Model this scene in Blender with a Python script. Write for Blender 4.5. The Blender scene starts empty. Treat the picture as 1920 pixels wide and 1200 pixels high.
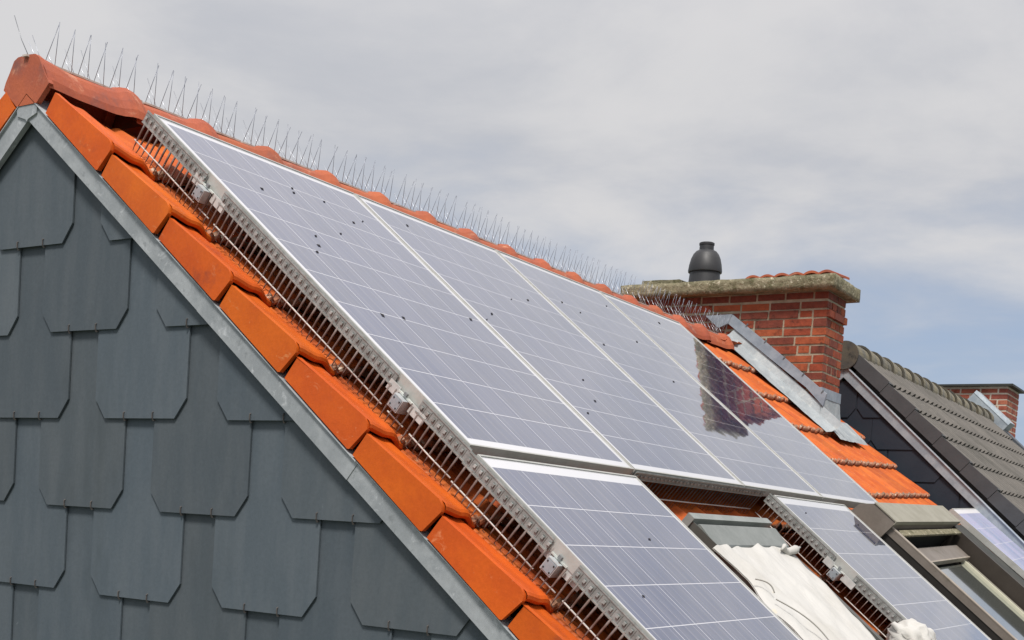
import bpy, math, random
from mathutils import Vector, Matrix, noise
random.seed(7)
sc = bpy.context.scene
COL = sc.collection
ZO = 7.6                                   # height of the roof origin above the ground
TH = 0.6747703799746302                    # pitch of the near roof
CT, ST = math.cos(TH), math.sin(TH)
XR = -0.387                                # ridge line
U0 = -0.19                                 # gable edge of the tiles
ROWV = 0.134; ROWD = 0.335                 # tile courses

def G(x, y, z): return Vector((x, y, z + ZO))
def RF(u, v, w): return G(v*CT + w*ST, u, -v*ST + w*CT)          # near roof, right slope
def RL(u, v, w):                                                 # near roof, left slope (mirror)
    p = RF(u, v, w); return Vector((2*XR - p.x, p.y, p.z))
TN = math.radians(42.3); CN, SN = math.cos(TN), math.sin(TN); DN = .455*SN; YN = 6.95
def NF(u, v, w): return G(v*CN + (DN+w)*SN, YN + u, -v*SN + (DN+w)*CN)   # next house roof
XN = 0.085
def NL(u, v, w):
    p = NF(u, v, w); return Vector((2*XN - p.x, p.y, p.z))

# ------------------------------------------------------------------ mesh helper
class MB:
    def __init__(s): s.v = []; s.f = []; s.c = []; s.m = []; s.uv = {}
    def add(s, vs, fs, col=(1, 1, 1), mi=0, uvs=None):
        o = len(s.v); s.v += [Vector(p) for p in vs]
        for i, f in enumerate(fs):
            s.f.append([o+k for k in f]); s.c.append(col); s.m.append(mi)
            if uvs is not None: s.uv[len(s.f)-1] = [uvs[k] for k in f]
    def box(s, F, a0, a1, b0, b1, c0, c1, col=(1, 1, 1), mi=0):
        vs = [F(a, b, c) for a in (a0, a1) for b in (b0, b1) for c in (c0, c1)]
        s.add(vs, [(0,1,3,2), (4,6,7,5), (0,4,5,1), (2,3,7,6), (0,2,6,4), (1,5,7,3)], col, mi)
    def prism(s, F, poly, c0, c1, col=(1, 1, 1), mi=0):        # poly in (a,b), extruded along c
        n = len(poly)
        vs = [F(a, b, c0) for a, b in poly] + [F(a, b, c1) for a, b in poly]
        s.add(vs, [list(range(n)), list(range(2*n-1, n-1, -1))] + [(i, (i+1) % n, n+(i+1) % n, n+i) for i in range(n)], col, mi)
    def tube(s, pts, r, n=6, col=(1, 1, 1), mi=0):
        vs = []; fs = []
        for i, p in enumerate(pts):
            d = (pts[min(i+1, len(pts)-1)] - pts[max(i-1, 0)]).normalized()
            a = d.cross(Vector((0.31, 0.2, 0.93)));
            if a.length < 1e-3: a = d.cross(Vector((1, 0, 0)))
            a.normalize(); b = d.cross(a)
            rr = r if not hasattr(r, '__len__') else r[i]
            for k in range(n):
                t = 2*math.pi*k/n; vs.append(p + a*(rr*math.cos(t)) + b*(rr*math.sin(t)))
        for i in range(len(pts)-1):
            for k in range(n): fs.append((i*n+k, i*n+(k+1) % n, (i+1)*n+(k+1) % n, (i+1)*n+k))
        fs.append(list(range(n))[::-1]); fs.append([(len(pts)-1)*n+k for k in range(n)])
        s.add(vs, fs, col, mi)
    def lathe(s, c, prof, n=32, col=(1, 1, 1), mi=0):
        vs = []; fs = []
        for r, z in prof:
            for k in range(n):
                t = 2*math.pi*k/n; vs.append(Vector((c[0]+r*math.cos(t), c[1]+r*math.sin(t), z+ZO)))
        for i in range(len(prof)-1):
            for k in range(n): fs.append((i*n+k, i*n+(k+1) % n, (i+1)*n+(k+1) % n, (i+1)*n+k))
        s.add(vs, fs, col, mi)

def tag(o, label=None, cat=None, group=None, kind=None):
    if label: o['label'] = label
    if cat: o['category'] = cat
    if group: o['group'] = group
    if kind: o['kind'] = kind
    return o

def build(name, mb, mats, parent=None, smooth=False, origin=None, flip=True):
    org = origin if origin is not None else (parent.matrix_world.translation.copy() if parent else Vector((0, 0, 0)))
    if parent: org = WORG[parent.name]
    me = bpy.data.meshes.new(name)
    me.from_pydata([tuple(p - org) for p in mb.v], [], mb.f)
    if not isinstance(mats, (list, tuple)): mats = [mats]
    for m in mats: me.materials.append(m)
    me.polygons.foreach_set('material_index', mb.m)
    ca = me.color_attributes.new('tone', 'FLOAT_COLOR', 'CORNER')
    cols = []
    for f, c in zip(mb.f, mb.c): cols += [c[0], c[1], c[2], 1.0]*len(f)
    ca.data.foreach_set('color', cols)
    if mb.uv:
        ul = me.uv_layers.new(name='UVMap'); k = 0; buf = []
        for i, f in enumerate(mb.f):
            q = mb.uv.get(i)
            for j in range(len(f)): buf += list(q[j]) if q else [0, 0]
        ul.data.foreach_set('uv', buf)
    import bmesh
    if flip:
        bm = bmesh.new(); bm.from_mesh(me); bmesh.ops.recalc_face_normals(bm, faces=bm.faces); bm.to_mesh(me); bm.free()
    if smooth:
        me.polygons.foreach_set('use_smooth', [True]*len(me.polygons))
        if smooth != 'all': me.set_sharp_from_angle(angle=math.radians(smooth if smooth > 1 else 40))
    me.update()
    o = bpy.data.objects.new(name, me); COL.objects.link(o)
    if parent: o.parent = parent; o.location = (0, 0, 0)
    else: o.location = org
    WORG[o.name] = org
    return o
WORG = {}
def empty(name, loc):
    o = bpy.data.objects.new(name, None); COL.objects.link(o); o.location = loc; o.empty_display_size = .2
    WORG[o.name] = Vector(loc); return o

# ------------------------------------------------------------------ materials
def mat(name):
    m = bpy.data.materials.new(name); m.use_nodes = True
    nt = m.node_tree; b = nt.nodes['Principled BSDF']; return m, nt, b
def N(nt, t, **kw):
    n = nt.nodes.new(t)
    for k, v in kw.items():
        if k in n.inputs.keys() if isinstance(k, str) else False: n.inputs[k].default_value = v
        else: setattr(n, k, v)
    return n
def L(nt, a, b): nt.links.new(a, b)
def mixc(nt, fac, a, b, mode='MIX'):
    n = nt.nodes.new('ShaderNodeMix'); n.data_type = 'RGBA'; n.blend_type = mode
    for sock, val in ((n.inputs[0], fac), (n.inputs[6], a), (n.inputs[7], b)):
        if hasattr(val, 'is_linked') or hasattr(val, 'links'): nt.links.new(val, sock)
        elif isinstance(val, (tuple, list)): sock.default_value = (*val[:3], 1)
        else: sock.default_value = val
    return n.outputs[2]
def mth(nt, op, a, b=None, c=None, clamp=False):
    n = nt.nodes.new('ShaderNodeMath'); n.operation = op; n.use_clamp = clamp
    for i, v in enumerate((a, b, c)):
        if v is None: continue
        if hasattr(v, 'links'): nt.links.new(v, n.inputs[i])
        else: n.inputs[i].default_value = v
    return n.outputs[0]
def noi(nt, scale, detail=4, rough=.55, vec=None, stretch=None, dist=0):
    n = nt.nodes.new('ShaderNodeTexNoise'); n.inputs['Scale'].default_value = scale
    n.inputs['Detail'].default_value = detail; n.inputs['Roughness'].default_value = rough
    n.inputs['Distortion'].default_value = dist
    if vec is None:
        tc = nt.nodes.new('ShaderNodeTexCoord'); vec = tc.outputs['Object']
    if stretch:
        mp = nt.nodes.new('ShaderNodeMapping'); mp.inputs['Scale'].default_value = stretch
        nt.links.new(vec, mp.inputs[0]); vec = mp.outputs[0]
    nt.links.new(vec, n.inputs['Vector'])
    return n.outputs['Fac']
def ramp(nt, f, lo, hi, smooth=True):
    n = nt.nodes.new('ShaderNodeMapRange'); n.interpolation_type = 'SMOOTHSTEP' if smooth else 'LINEAR'
    n.inputs[1].default_value = lo; n.inputs[2].default_value = hi
    nt.links.new(f, n.inputs[0]); return n.outputs[0]
def bump(nt, b, h, strength=.3, dist=.005):
    n = nt.nodes.new('ShaderNodeBump'); n.inputs['Strength'].default_value = strength
    n.inputs['Distance'].default_value = dist
    nt.links.new(h, n.inputs['Height']); nt.links.new(n.outputs[0], b.inputs['Normal']); return n
def tone(nt):
    n = nt.nodes.new('ShaderNodeVertexColor'); n.layer_name = 'tone'; return n.outputs['Color']

def surf(name, col, col2, scale=6, rough=.7, stretch=None, bumps=(60, .25, .003), spots=None, usetone=True, metal=0, lo=.35, hi=.65, dark=None):
    """two-tone noisy surface: broad patches, fine grain, optional spots and a second stain colour"""
    m, nt, b = mat(name)
    f = ramp(nt, noi(nt, scale, 5, .6, stretch=stretch), lo, hi)
    c = mixc(nt, f, col, col2)
    g = noi(nt, 90, 3, .7)
    c = mixc(nt, .35, c, mixc(nt, g, (.55, .55, .55), (1.45, 1.45, 1.45)), 'MULTIPLY')
    if spots:
        sp = ramp(nt, noi(nt, spots[1], 6, .7, dist=.6), spots[2], spots[3]); c = mixc(nt, sp, c, spots[0])
    if dark:
        dk = ramp(nt, noi(nt, dark[1], 5, .65, stretch=dark[4] if len(dark) > 4 else None), dark[2], dark[3]); c = mixc(nt, dk, c, dark[0])
    if usetone: c = mixc(nt, 1.0, c, tone(nt), 'MULTIPLY')
    L(nt, c, b.inputs['Base Color'])
    rr = mth(nt, 'MULTIPLY_ADD', noi(nt, scale*3, 3), .25, rough-.12); L(nt, rr, b.inputs['Roughness'])
    b.inputs['Metallic'].default_value = metal
    if bumps: bump(nt, b, noi(nt, bumps[0], 5, .65), bumps[1], bumps[2])
    return m

M = {}
M['slate'] = surf('fibre_cement_slate', (.074, .091, .106), (.088, .104, .118), 3, .62, (5, 5, .9), (120, .12, .002),
                  spots=((.22, .25, .27), 14, .70, .82), dark=((.060, .074, .084), 2.2, .52, .80, (2, 2, .6)))
M['slate_dark'] = surf('dark_slate', (.022, .028, .040), (.028, .034, .046), 4, .55, None, (90, .15, .002))
M['zinc'] = surf('weathered_zinc', (.25, .27, .285), (.33, .35, .365), 9, .5, None, (40, .1, .002),
                 spots=((.46, .48, .50), 22, .56, .72), metal=.0, dark=((.19, .205, .215), 30, .55, .75))
M['zinc_clean'] = surf('clean_zinc', (.24, .275, .31), (.32, .355, .385), 12, .5, None, (40, .1, .002), metal=0)
M['lead'] = surf('lead_flashing', (.27, .30, .32), (.36, .39, .405), 7, .6, None, (18, .5, .01),
                 spots=((.46, .48, .47), 9, .52, .72), dark=((.18, .20, .21), 6, .58, .75))
M['terra'] = surf('orange_roof_tile', (.62, .118, .010), (.52, .088, .010), 5, .52, None, (70, .2, .003),
                  spots=((.66, .23, .08), 20, .60, .74), dark=((.30, .062, .022), 7, .56, .76))
M['terra_field'] = surf('weathered_roof_tile', (.54, .130, .024), (.43, .086, .020), 7, .62, None, (70, .25, .003),
                  spots=((.62, .33, .18), 30, .60, .76), dark=((.24, .070, .036), 10, .60, .78))
M['terra_ridge'] = surf('faded_ridge_tile', (.42, .112, .052), (.34, .092, .052), 6, .62, None, (60, .3, .004),
                  spots=((.56, .26, .16), 12, .56, .74), dark=((.20, .085, .070), 6, .56, .76))
M['nose'] = surf('chipped_tile_edge', (.44, .15, .065), (.24, .15, .10), 22, .8, None, (60, .4, .006),
                  spots=((.60, .52, .42), 34, .54, .64), dark=((.10, .07, .055), 26, .56, .66))
M['mortar'] = surf('lime_mortar', (.40, .34, .25), (.28, .24, .17), 14, .9, None, (80, .6, .006), dark=((.14, .13, .09), 8, .58, .78))
M['mortar_pale'] = surf('pale_mortar', (.56, .47, .38), (.48, .40, .32), 14, .9, None, (80, .5, .006))
M['brick'] = surf('red_brick', (1, 1, 1), (.72, .70, .68), 16, .85, None, (60, .6, .006),
                  spots=((1.1, .80, .55), 24, .62, .78), dark=((.10, .06, .045), 11, .54, .74))
M['slab'] = surf('mossy_concrete', (.26, .23, .15), (.17, .155, .095), 9, .95, None, (45, 1.0, .015),
                 spots=((.52, .48, .36), 34, .55, .66), dark=((.10, .095, .045), 14, .50, .70))
M['cowl'] = surf('black_plastic_cowl', (.026, .027, .030), (.036, .037, .040), 8, .5, None, (90, .1, .002))
M['galv'] = surf('galvanised_steel', (.19, .205, .20), (.28, .295, .29), 30, .55, None, (120, .4, .003), metal=.0,
                 dark=((.22, .21, .19), 24, .56, .75))
M['rod'] = surf('rusting_wire', (.20, .165, .155), (.14, .095, .08), 40, .55, None, None, metal=.0, spots=((.42, .50, .48), 50, .62, .72))
M['hook'] = surf('dull_copper_hook', (.085, .075, .070), (.06, .055, .055), 40, .6, None, None)
M['wire'] = surf('bright_wire', (.58, .56, .52), (.48, .45, .43), 20, .4, None, None, metal=.0)
M['spike'] = surf('steel_spike', (.20, .21, .23), (.27, .28, .30), 20, .4, None, None, metal=.6, usetone=True)
M['strip'] = surf('clear_plastic_strip', (.55, .50, .46), (.45, .36, .30), 20, .4, None, None)
M['alu'] = surf('aluminium_frame', (.37, .37, .345), (.44, .44, .42), 10, .45, None, (60, .05, .001), metal=.0, dark=((.42, .43, .40), 9, .62, .8))
M['rail'] = surf('rail_aluminium', (.36, .38, .39), (.46, .48, .49), 20, .5, None, (60, .1, .001), metal=.0)
M['dark'] = surf('dark_void', (.012, .011, .010), (.02, .018, .015), 8, .9, None, None)
M['near_black'] = surf('near_black_sheet', (.022, .024, .020), (.036, .036, .028), 8, .6, None, (40, .2, .003))
M['skygrey'] = surf('grey_skylight_metal', (.17, .185, .175), (.21, .225, .215), 9, .45, None, (60, .1, .001), spots=((.5, .5, .46), 40, .70, .74))
M['skydark'] = surf('dark_grey_skylight_metal', (.085, .085, .078), (.12, .12, .11), 9, .45, None, None)
M['skybrown'] = surf('brown_grey_skylight_metal', (.165, .140, .118), (.20, .172, .148), 7, .5, None, (60, .1, .001), dark=((.11, .095, .065), 9, .58, .72))
M['hoodtop'] = surf('lichened_skylight_hood', (.25, .235, .185), (.30, .285, .23), 7, .6, None, (60, .1, .001), spots=((.62, .60, .48), 26, .66, .74), dark=((.24, .22, .15), 12, .58, .74))
M['tileN'] = surf('taupe_concrete_tile', (.140, .128, .114), (.112, .104, .094), 5, .85, None, (70, .4, .004), spots=((.19, .175, .15), 20, .56, .74), dark=((.085, .08, .07), 1.6, .50, .72))
M['tileNv'] = surf('charcoal_verge_tile', (.050, .052, .056), (.062, .064, .068), 6, .7, None, (70, .3, .003), spots=((.13, .13, .125), 24, .68, .76))
M['tileNr'] = surf('weathered_ridge_tile', (.150, .140, .120), (.22, .19, .13), 9, .85, None, (60, .5, .006), dark=((.06, .055, .045), 12, .55, .7))
M['ground'] = surf('gravel_ground', (.16, .16, .14), (.10, .13, .07), .4, .95, None, (20, .3, .02))
M['wall'] = surf('rendered_wall', (.34, .31, .27), (.40, .37, .33), 2, .9, None, (60, .3, .003))

def cloth_mat():
    m, nt, b = mat('white_canvas')
    c = mixc(nt, ramp(nt, noi(nt, 4, 5), .4, .75), (.54, .53, .505), (.46, .445, .41))
    c = mixc(nt, ramp(nt, noi(nt, 22, 3), .70, .78), c, (.60, .55, .46))
    L(nt, c, b.inputs['Base Color']); b.inputs['Roughness'].default_value = .9
    w = noi(nt, 5, 4, .6, stretch=(1.2, 4, 1.2), dist=.8)
    bump(nt, b, mth(nt, 'ADD', w, mth(nt, 'MULTIPLY', noi(nt, 180, 2), .05)), .35, .02); return m
M['cloth'] = cloth_mat()

def pv_mat(name, blue=(.010, .020, .070), dust=.065):
    """solar glass: UV carries metres from the first cell corner; dark cells, white gaps, silver bus bars, a clear glass coat"""
    m, nt, b = mat(name)
    uv = N(nt, 'ShaderNodeUVMap'); uv.uv_map = 'UVMap'
    sx = N(nt, 'ShaderNodeSeparateXYZ'); L(nt, uv.outputs[0], sx.inputs[0])
    x, y = sx.outputs[0], sx.outputs[1]
    cell = .158
    cx = mth(nt, 'DIVIDE', x, cell); cy = mth(nt, 'DIVIDE', y, cell)
    fx = mth(nt, 'FRACT', cx); fy = mth(nt, 'FRACT', cy)
    def edge(f, w):                                   # 1 near 0 or 1
        d = mth(nt, 'ABSOLUTE', mth(nt, 'SUBTRACT', f, .5)); return mth(nt, 'GREATER_THAN', d, .5 - w)
    gap = mth(nt, 'MAXIMUM', edge(fx, .0085), edge(fy, .0095))
    out = mth(nt, 'MAXIMUM', mth(nt, 'MAXIMUM', mth(nt, 'LESS_THAN', x, 0), mth(nt, 'GREATER_THAN', x, cell*6)),
              mth(nt, 'MAXIMUM', mth(nt, 'LESS_THAN', y, 0), mth(nt, 'GREATER_THAN', y, cell*10)))
    gap = mth(nt, 'MAXIMUM', gap, out)
    bus = None
    for p in (.17, .5, .83):
        d = mth(nt, 'LESS_THAN', mth(nt, 'ABSOLUTE', mth(nt, 'SUBTRACT', fx, p)), .008)
        bus = d if bus is None else mth(nt, 'MAXIMUM', bus, d)
    cb = N(nt, 'ShaderNodeCombineXYZ'); L(nt, mth(nt, 'FLOOR', cx), cb.inputs[0]); L(nt, mth(nt, 'FLOOR', cy), cb.inputs[1])
    ob = N(nt, 'ShaderNodeObjectInfo'); L(nt, ob.outputs['Random'], cb.inputs[2])
    wn = N(nt, 'ShaderNodeTexWhiteNoise'); wn.noise_dimensions = '3D'; L(nt, cb.outputs[0], wn.inputs[0])
    c = mixc(nt, wn.outputs[0], blue, (blue[0]*2.2, blue[1]*1.7, blue[2]*1.5))
    vo = N(nt, 'ShaderNodeTexVoronoi'); vo.inputs['Scale'].default_value = 60; L(nt, uv.outputs[0], vo.inputs['Vector'])
    c = mixc(nt, mth(nt, 'MULTIPLY', vo.outputs['Color'], .5), c, (blue[0]*1.6, blue[1]*2.2, blue[2]*1.9))
    c = mixc(nt, bus, c, (.22, .22, .26))
    c = mixc(nt, gap, c, (.62, .62, .66))
    c = mixc(nt, out, c, (.70, .70, .73))
    # dust film with runs down the slope
    st = noi(nt, 1.0, 5, .65, vec=uv.outputs[0], stretch=(34, 1.3, 1))
    bl = noi(nt, 3.0, 4, .6, vec=uv.outputs[0])
    du = mth(nt, 'MULTIPLY', mth(nt, 'MULTIPLY_ADD', ramp(nt, st, .35, .7), 1.3, .4), dust)
    du = mth(nt, 'MULTIPLY', du, mth(nt, 'MULTIPLY_ADD', bl, 1.2, .4))
    c = mixc(nt, du, c, (.62, .58, .56))
    L(nt, c, b.inputs['Base Color'])
    b.inputs['Roughness'].default_value = .04
    b.inputs['IOR'].default_value = 1.65
    b.inputs['Coat Weight'].default_value = 1.0; b.inputs['Coat IOR'].default_value = 1.75
    b.inputs['Coat Roughness'].default_value = .004
    h = mth(nt, 'ADD', noi(nt, 9, 2, .4, vec=uv.outputs[0]), mth(nt, 'MULTIPLY', noi(nt, 1, 3, .5, vec=uv.outputs[0], stretch=(60, 2, 1)), .12))
    cd = mth(nt, 'MULTIPLY', mth(nt, 'ADD', mth(nt, 'COSINE', mth(nt, 'MULTIPLY', fx, 6.2832)), mth(nt, 'COSINE', mth(nt, 'MULTIPLY', fy, 6.2832))), .16)
    bp = N(nt, 'ShaderNodeBump'); bp.inputs['Strength'].default_value = 1.0; bp.inputs['Distance'].default_value = .00020
    L(nt, mth(nt, 'ADD', h, cd), bp.inputs['Height']); L(nt, bp.outputs[0], b.inputs['Coat Normal']); L(nt, bp.outputs[0], b.inputs['Normal'])
    return m
M['pv'] = pv_mat('solar_cells')
M['pv_sky_tint'] = pv_mat('sky_tinted_matt_cells', (.17, .20, .36), .25)  # paler blue painted in for reflected sky; matt, so it mirrors no gable
for n_ in M['pv_sky_tint'].node_tree.nodes:
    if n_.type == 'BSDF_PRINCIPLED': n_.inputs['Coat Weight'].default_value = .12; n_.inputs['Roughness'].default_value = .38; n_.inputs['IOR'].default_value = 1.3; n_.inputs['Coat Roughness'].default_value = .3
def glass_mat():
    m, nt, b = mat('skylight_glass')
    c = mixc(nt, noi(nt, 3, 3), (.035, .05, .048), (.09, .11, .10))
    L(nt, c, b.inputs['Base Color']); b.inputs['Roughness'].default_value = .08
    b.inputs['Coat Weight'].default_value = 1.0; b.inputs['Coat Roughness'].default_value = .03
    return m
M['glass'] = glass_mat()
def sm(name, col, rough=.6):
    m, nt, b = mat(name); c = mixc(nt, noi(nt, 30, 3), col, tuple(k*.7 for k in col)); L(nt, c, b.inputs['Base Color']); b.inputs['Roughness'].default_value = rough; return m
M['speck'] = sm('dark_lichen', (.02, .018, .018), .9)
M['cable'] = sm('grey_cord', (.34, .33, .30), .7)
M['cream'] = sm('cream_seal', (.70, .68, .52), .6)

for q_ in ('terra', 'terra_field', 'terra_ridge', 'slate', 'slate_dark'):
    M[q_].node_tree.nodes['Principled BSDF'].inputs['Specular IOR Level'].default_value = .22
# ------------------------------------------------------------------ ground
g = MB(); g.add([Vector((-600, -600, 0)), Vector((600, -600, 0)), Vector((600, 600, 0)), Vector((-600, 600, 0))], [(0, 1, 2, 3)])
tag(build('ground', g, M['ground']), kind='structure')

# ------------------------------------------------------------------ near house
house = tag(empty('house', (XR, 3.3, 0)), 'near house with grey slate hung gable, orange tiled roof and brick chimney', 'house')
UE = 6.87; VE = 4.9

def clip(poly, a, b, c):                    # keep a*x+b*z<=c
    out = []
    for i in range(len(poly)):
        p, q = poly[i], poly[(i+1) % len(poly)]
        dp, dq = a*p[0]+b*p[1]-c, a*q[0]+b*q[1]-c
        if dp <= 0: out.append(p)
        if dp*dq < 0:
            t = dp/(dp-dq); out.append((p[0]+(q[0]-p[0])*t, p[1]+(q[1]-p[1])*t))
    return out

def slates(mb, y0, z0, dz, x_for_row, width, space, cham, xmin, xmax, nrow, s, c, wlim, xr, hooks=None, vary=.13):
    """overlapping chamfered slates hung on the wall plane y=y0 (facing -Y), clipped under the two roof slopes"""
    for r in range(nrow):
        zb = z0 - dz*r
        xc0 = x_for_row(r); k0 = int((xmin-xc0)/space)-1
        xc = xc0 + k0*space
        while xc < xmax:
            jx = random.uniform(-.004, .004); jz = random.uniform(-.004, .004)
            hw = width/2; zz = zb+jz; x = xc+jx; H = dz*2+.04
            poly = [(x-hw, zz+H), (x-hw, zz+cham*1.3), (x-hw+cham, zz), (x+hw-cham, zz), (x+hw, zz+cham*1.3), (x+hw, zz+H)]
            poly = clip(poly, s, c, wlim); poly = clip(poly, -s, c, wlim - 2*xr*s)
            if len(poly) >= 3:
                def F(a, b, d, zz=zz): return G(a, y0 - .018 + (b-zz)*.0165/(dz*2) + d, b)
                t = 1 + random.uniform(-vary, vary)
                t2 = random.uniform(-.02, .02)
                mb.prism(F, poly, -.0015, .0042, (t-t2, t, t+t2))
                if hooks is not None:
                    for sx in (-1, 1):
                        hx = x + sx*.065
                        if hx*s + (zz+.05)*c < wlim-.02 and -hx*s + (zz+.05)*c < wlim-2*xr*s-.02: hooks.append((hx, zz))
            xc += space

hooks = []
sl = MB()
slates(sl, -.142, -.427, .278, lambda r: (.150 if r % 2 == 0 else -.120), .408, .54, .047, -3.8, 3.0, 22, ST, CT, -.235, XR, hooks)
# top slate right under the apex
poly = [(XR-.3, 0.1), (XR-.3, -.145), (XR+.3, -.145), (XR+.3, .1)]
build('slate_cladding', sl, M['slate'], house)
for hx, zz in hooks:
    if zz > -1.75 and -.75 < hx < 1.6:
        h = MB()
        h.tube([G(hx, -.160, zz+.020), G(hx, -.1655, zz+.017), G(hx, -.1655, zz+.002), G(hx, -.1615, zz-.007), G(hx, -.152, zz-.004)], .0022, 5)
        build('slate_hook', h, M['hook'], house)
# walls behind the cladding
w_ = MB()
def gable_poly(wl): 
    xr = XR; za = (wl - xr*ST)/CT
    xe = VE*CT-.30; ze = (wl - xe*ST)/CT
    return [(2*xr-xe, -ZO), (2*xr-xe, ze), (xr, za), (xe, ze), (xe, -ZO)]
def YF(a, b, d): return G(a, d, b)
w_.prism(YF, gable_poly(-.24), -.140, .02)
build('gable_wall', w_, M['near_black'], house)
w_ = MB(); w_.prism(YF, gable_poly(-.24), UE-.12, UE-.02)
xe = VE*CT-.30; ze = (-.24-xe*ST)/CT
build('wall', w_, M['wall'], house)
w_ = MB(); w_.box(G, xe-.25, xe-.01, .021, UE-.121, -ZO, ze-.03); build('wall', w_, M['wall'], house)
w_ = MB(); w_.box(G, 2*XR-xe+.01, 2*XR-xe+.25, .021, UE-.121, -ZO, ze-.03)
build('wall', w_, M['wall'], house)

# zinc verge trim
def zinc_trim(F, name='verge_flashing'):
    z = MB(); cuts = [-.30, .74, 1.50, 2.55, 3.6, VE]
    for i in range(len(cuts)-1):
        a, b = cuts[i], cuts[i+1]; dy = -.0025*(i % 2)
        v0 = a if i else (-.302)      # meets the mirror piece on the ridge line
        def P(v, w, y): return F(y, v, w)
        # front face with mitred top on the first piece
        if i == 0:
            # cut vertical at ridge: v so that x==XR
            q0 = (XR + .263*ST)/CT; q1 = (XR + .203*ST)/CT
            poly = [(q0, -.263), (b, -.263), (b, -.203), (q1, -.203)]
        else: poly = [(a, -.263), (b+.004, -.263), (b+.004, -.203), (a, -.203)]
        z.prism(P, poly, -.182+dy, -.163)
        q = (XR + .200*ST)/CT if i == 0 else a
        z.prism(P, [(q, -.2025), (b, -.2035), (b, -.2005), (q, -.2005)], -.190+dy, -.10, (1.35, 1.35, 1.35))  # top fold toned lighter, its highlight put into the colour
    return build(name, z, M['zinc'], house)
zinc_trim(RF); zinc_trim(RL)
z = MB()   # folded zinc apex piece
ap = [(XR-.052, .014), (XR-.010, .052), (XR, .068), (XR+.010, .052), (XR+.052, .014), (XR+.048, -.012), (XR+.006, -.026), (XR, -.034), (XR-.006, -.026), (XR-.048, -.012)]
z.prism(YF, ap, -.1875, -.176); build('apex_flashing', z, M['zinc'], house)

# tile profile ---------------------------------------------------------
def cosb(d, w): return math.cos(math.pi*d/w)**2 if abs(d) < w/2 else 0
def prof(u):
    t = (u + .065) % .2
    d = t if t < .1 else t-.2
    return -.139 + .019*cosb(d, .100) + .012*cosb(t-.070, .032) + .012*cosb(t-.102, .032) + .011*cosb(t-.134, .030)
def shift(u): return -.027*(u-U0) - .045*max(0, u-5.0)
def tile_row(mb, F, ua, ub, vb, du=.0075, verge=False, skip=None, jit=.004, sh=True, first=False):
    n = max(2, int(round((ub-ua)/du))); rows = []
    pj = random.Random(int(vb*1000)+5)
    jt = {}
    VS = [(-.372, -.037, 0), (-.19, -.019, 0), (-.018, -.001, 0), (-.003, -.005, 0), (.001, -.014, 1), (-.001, -.025, 1), (-.06, -.029, 1)]
    if first: VS[0] = (-.40, -.060, 0)
    us = [ua + (ub-ua)*i/n for i in range(n+1)]
    grid = []
    for u in us:
        k = math.floor((u+.115)/.2)
        if k not in jt: jt[k] = (pj.uniform(-jit, jit), pj.uniform(-.0015, .0015), pj.uniform(.86, 1.12), pj.uniform(-.05, .05))
        h = prof(u); s_ = shift(u) if sh else 0
        grid.append([F(u, vb + s_ + jt[k][0] + dv, h + dw + jt[k][1]) for dv, dw, q in VS])
    for i in range(n):
        k = math.floor((us[i]+.1151)/.2)
        if skip and skip(us[i], vb): continue
        t = jt.get(k, (0, 0, 1, 0)); c = (t[2]+t[3], t[2], t[2]-t[3])
        for j in range(len(VS)-1):
            mb.add([grid[i][j], grid[i+1][j], grid[i+1][j+1], grid[i][j+1]], [(0, 1, 2, 3)], c, 1 if j in (2, 3, 4) else 0)
NR = 14
field = MB()
for r in range(NR):
    vb = ROWV + ROWD*r
    tile_row(field, RF, -.0149, UE, vb, first=(r == 0))
tile_obj = build('roof', field, [M['terra_field'], M['nose']], house, smooth=50, flip=False)
field = MB()
for r in range(NR):
    vb = ROWV + ROWD*r
    tile_row(field, RL, -.0149, UE, vb, du=.03, first=(r == 0))
build('roof', field, [M['terra_field'], M['nose']], house, smooth=50, flip=False)
dk = MB()     # roof deck under the tiles
for F in (RF, RL):
    q = (XR + .235*ST)/CT
    dk.box(F, -.12, UE-.02, q, VE, -.225, -.200)
build('roof_deck', dk, M['dark'], house)

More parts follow.
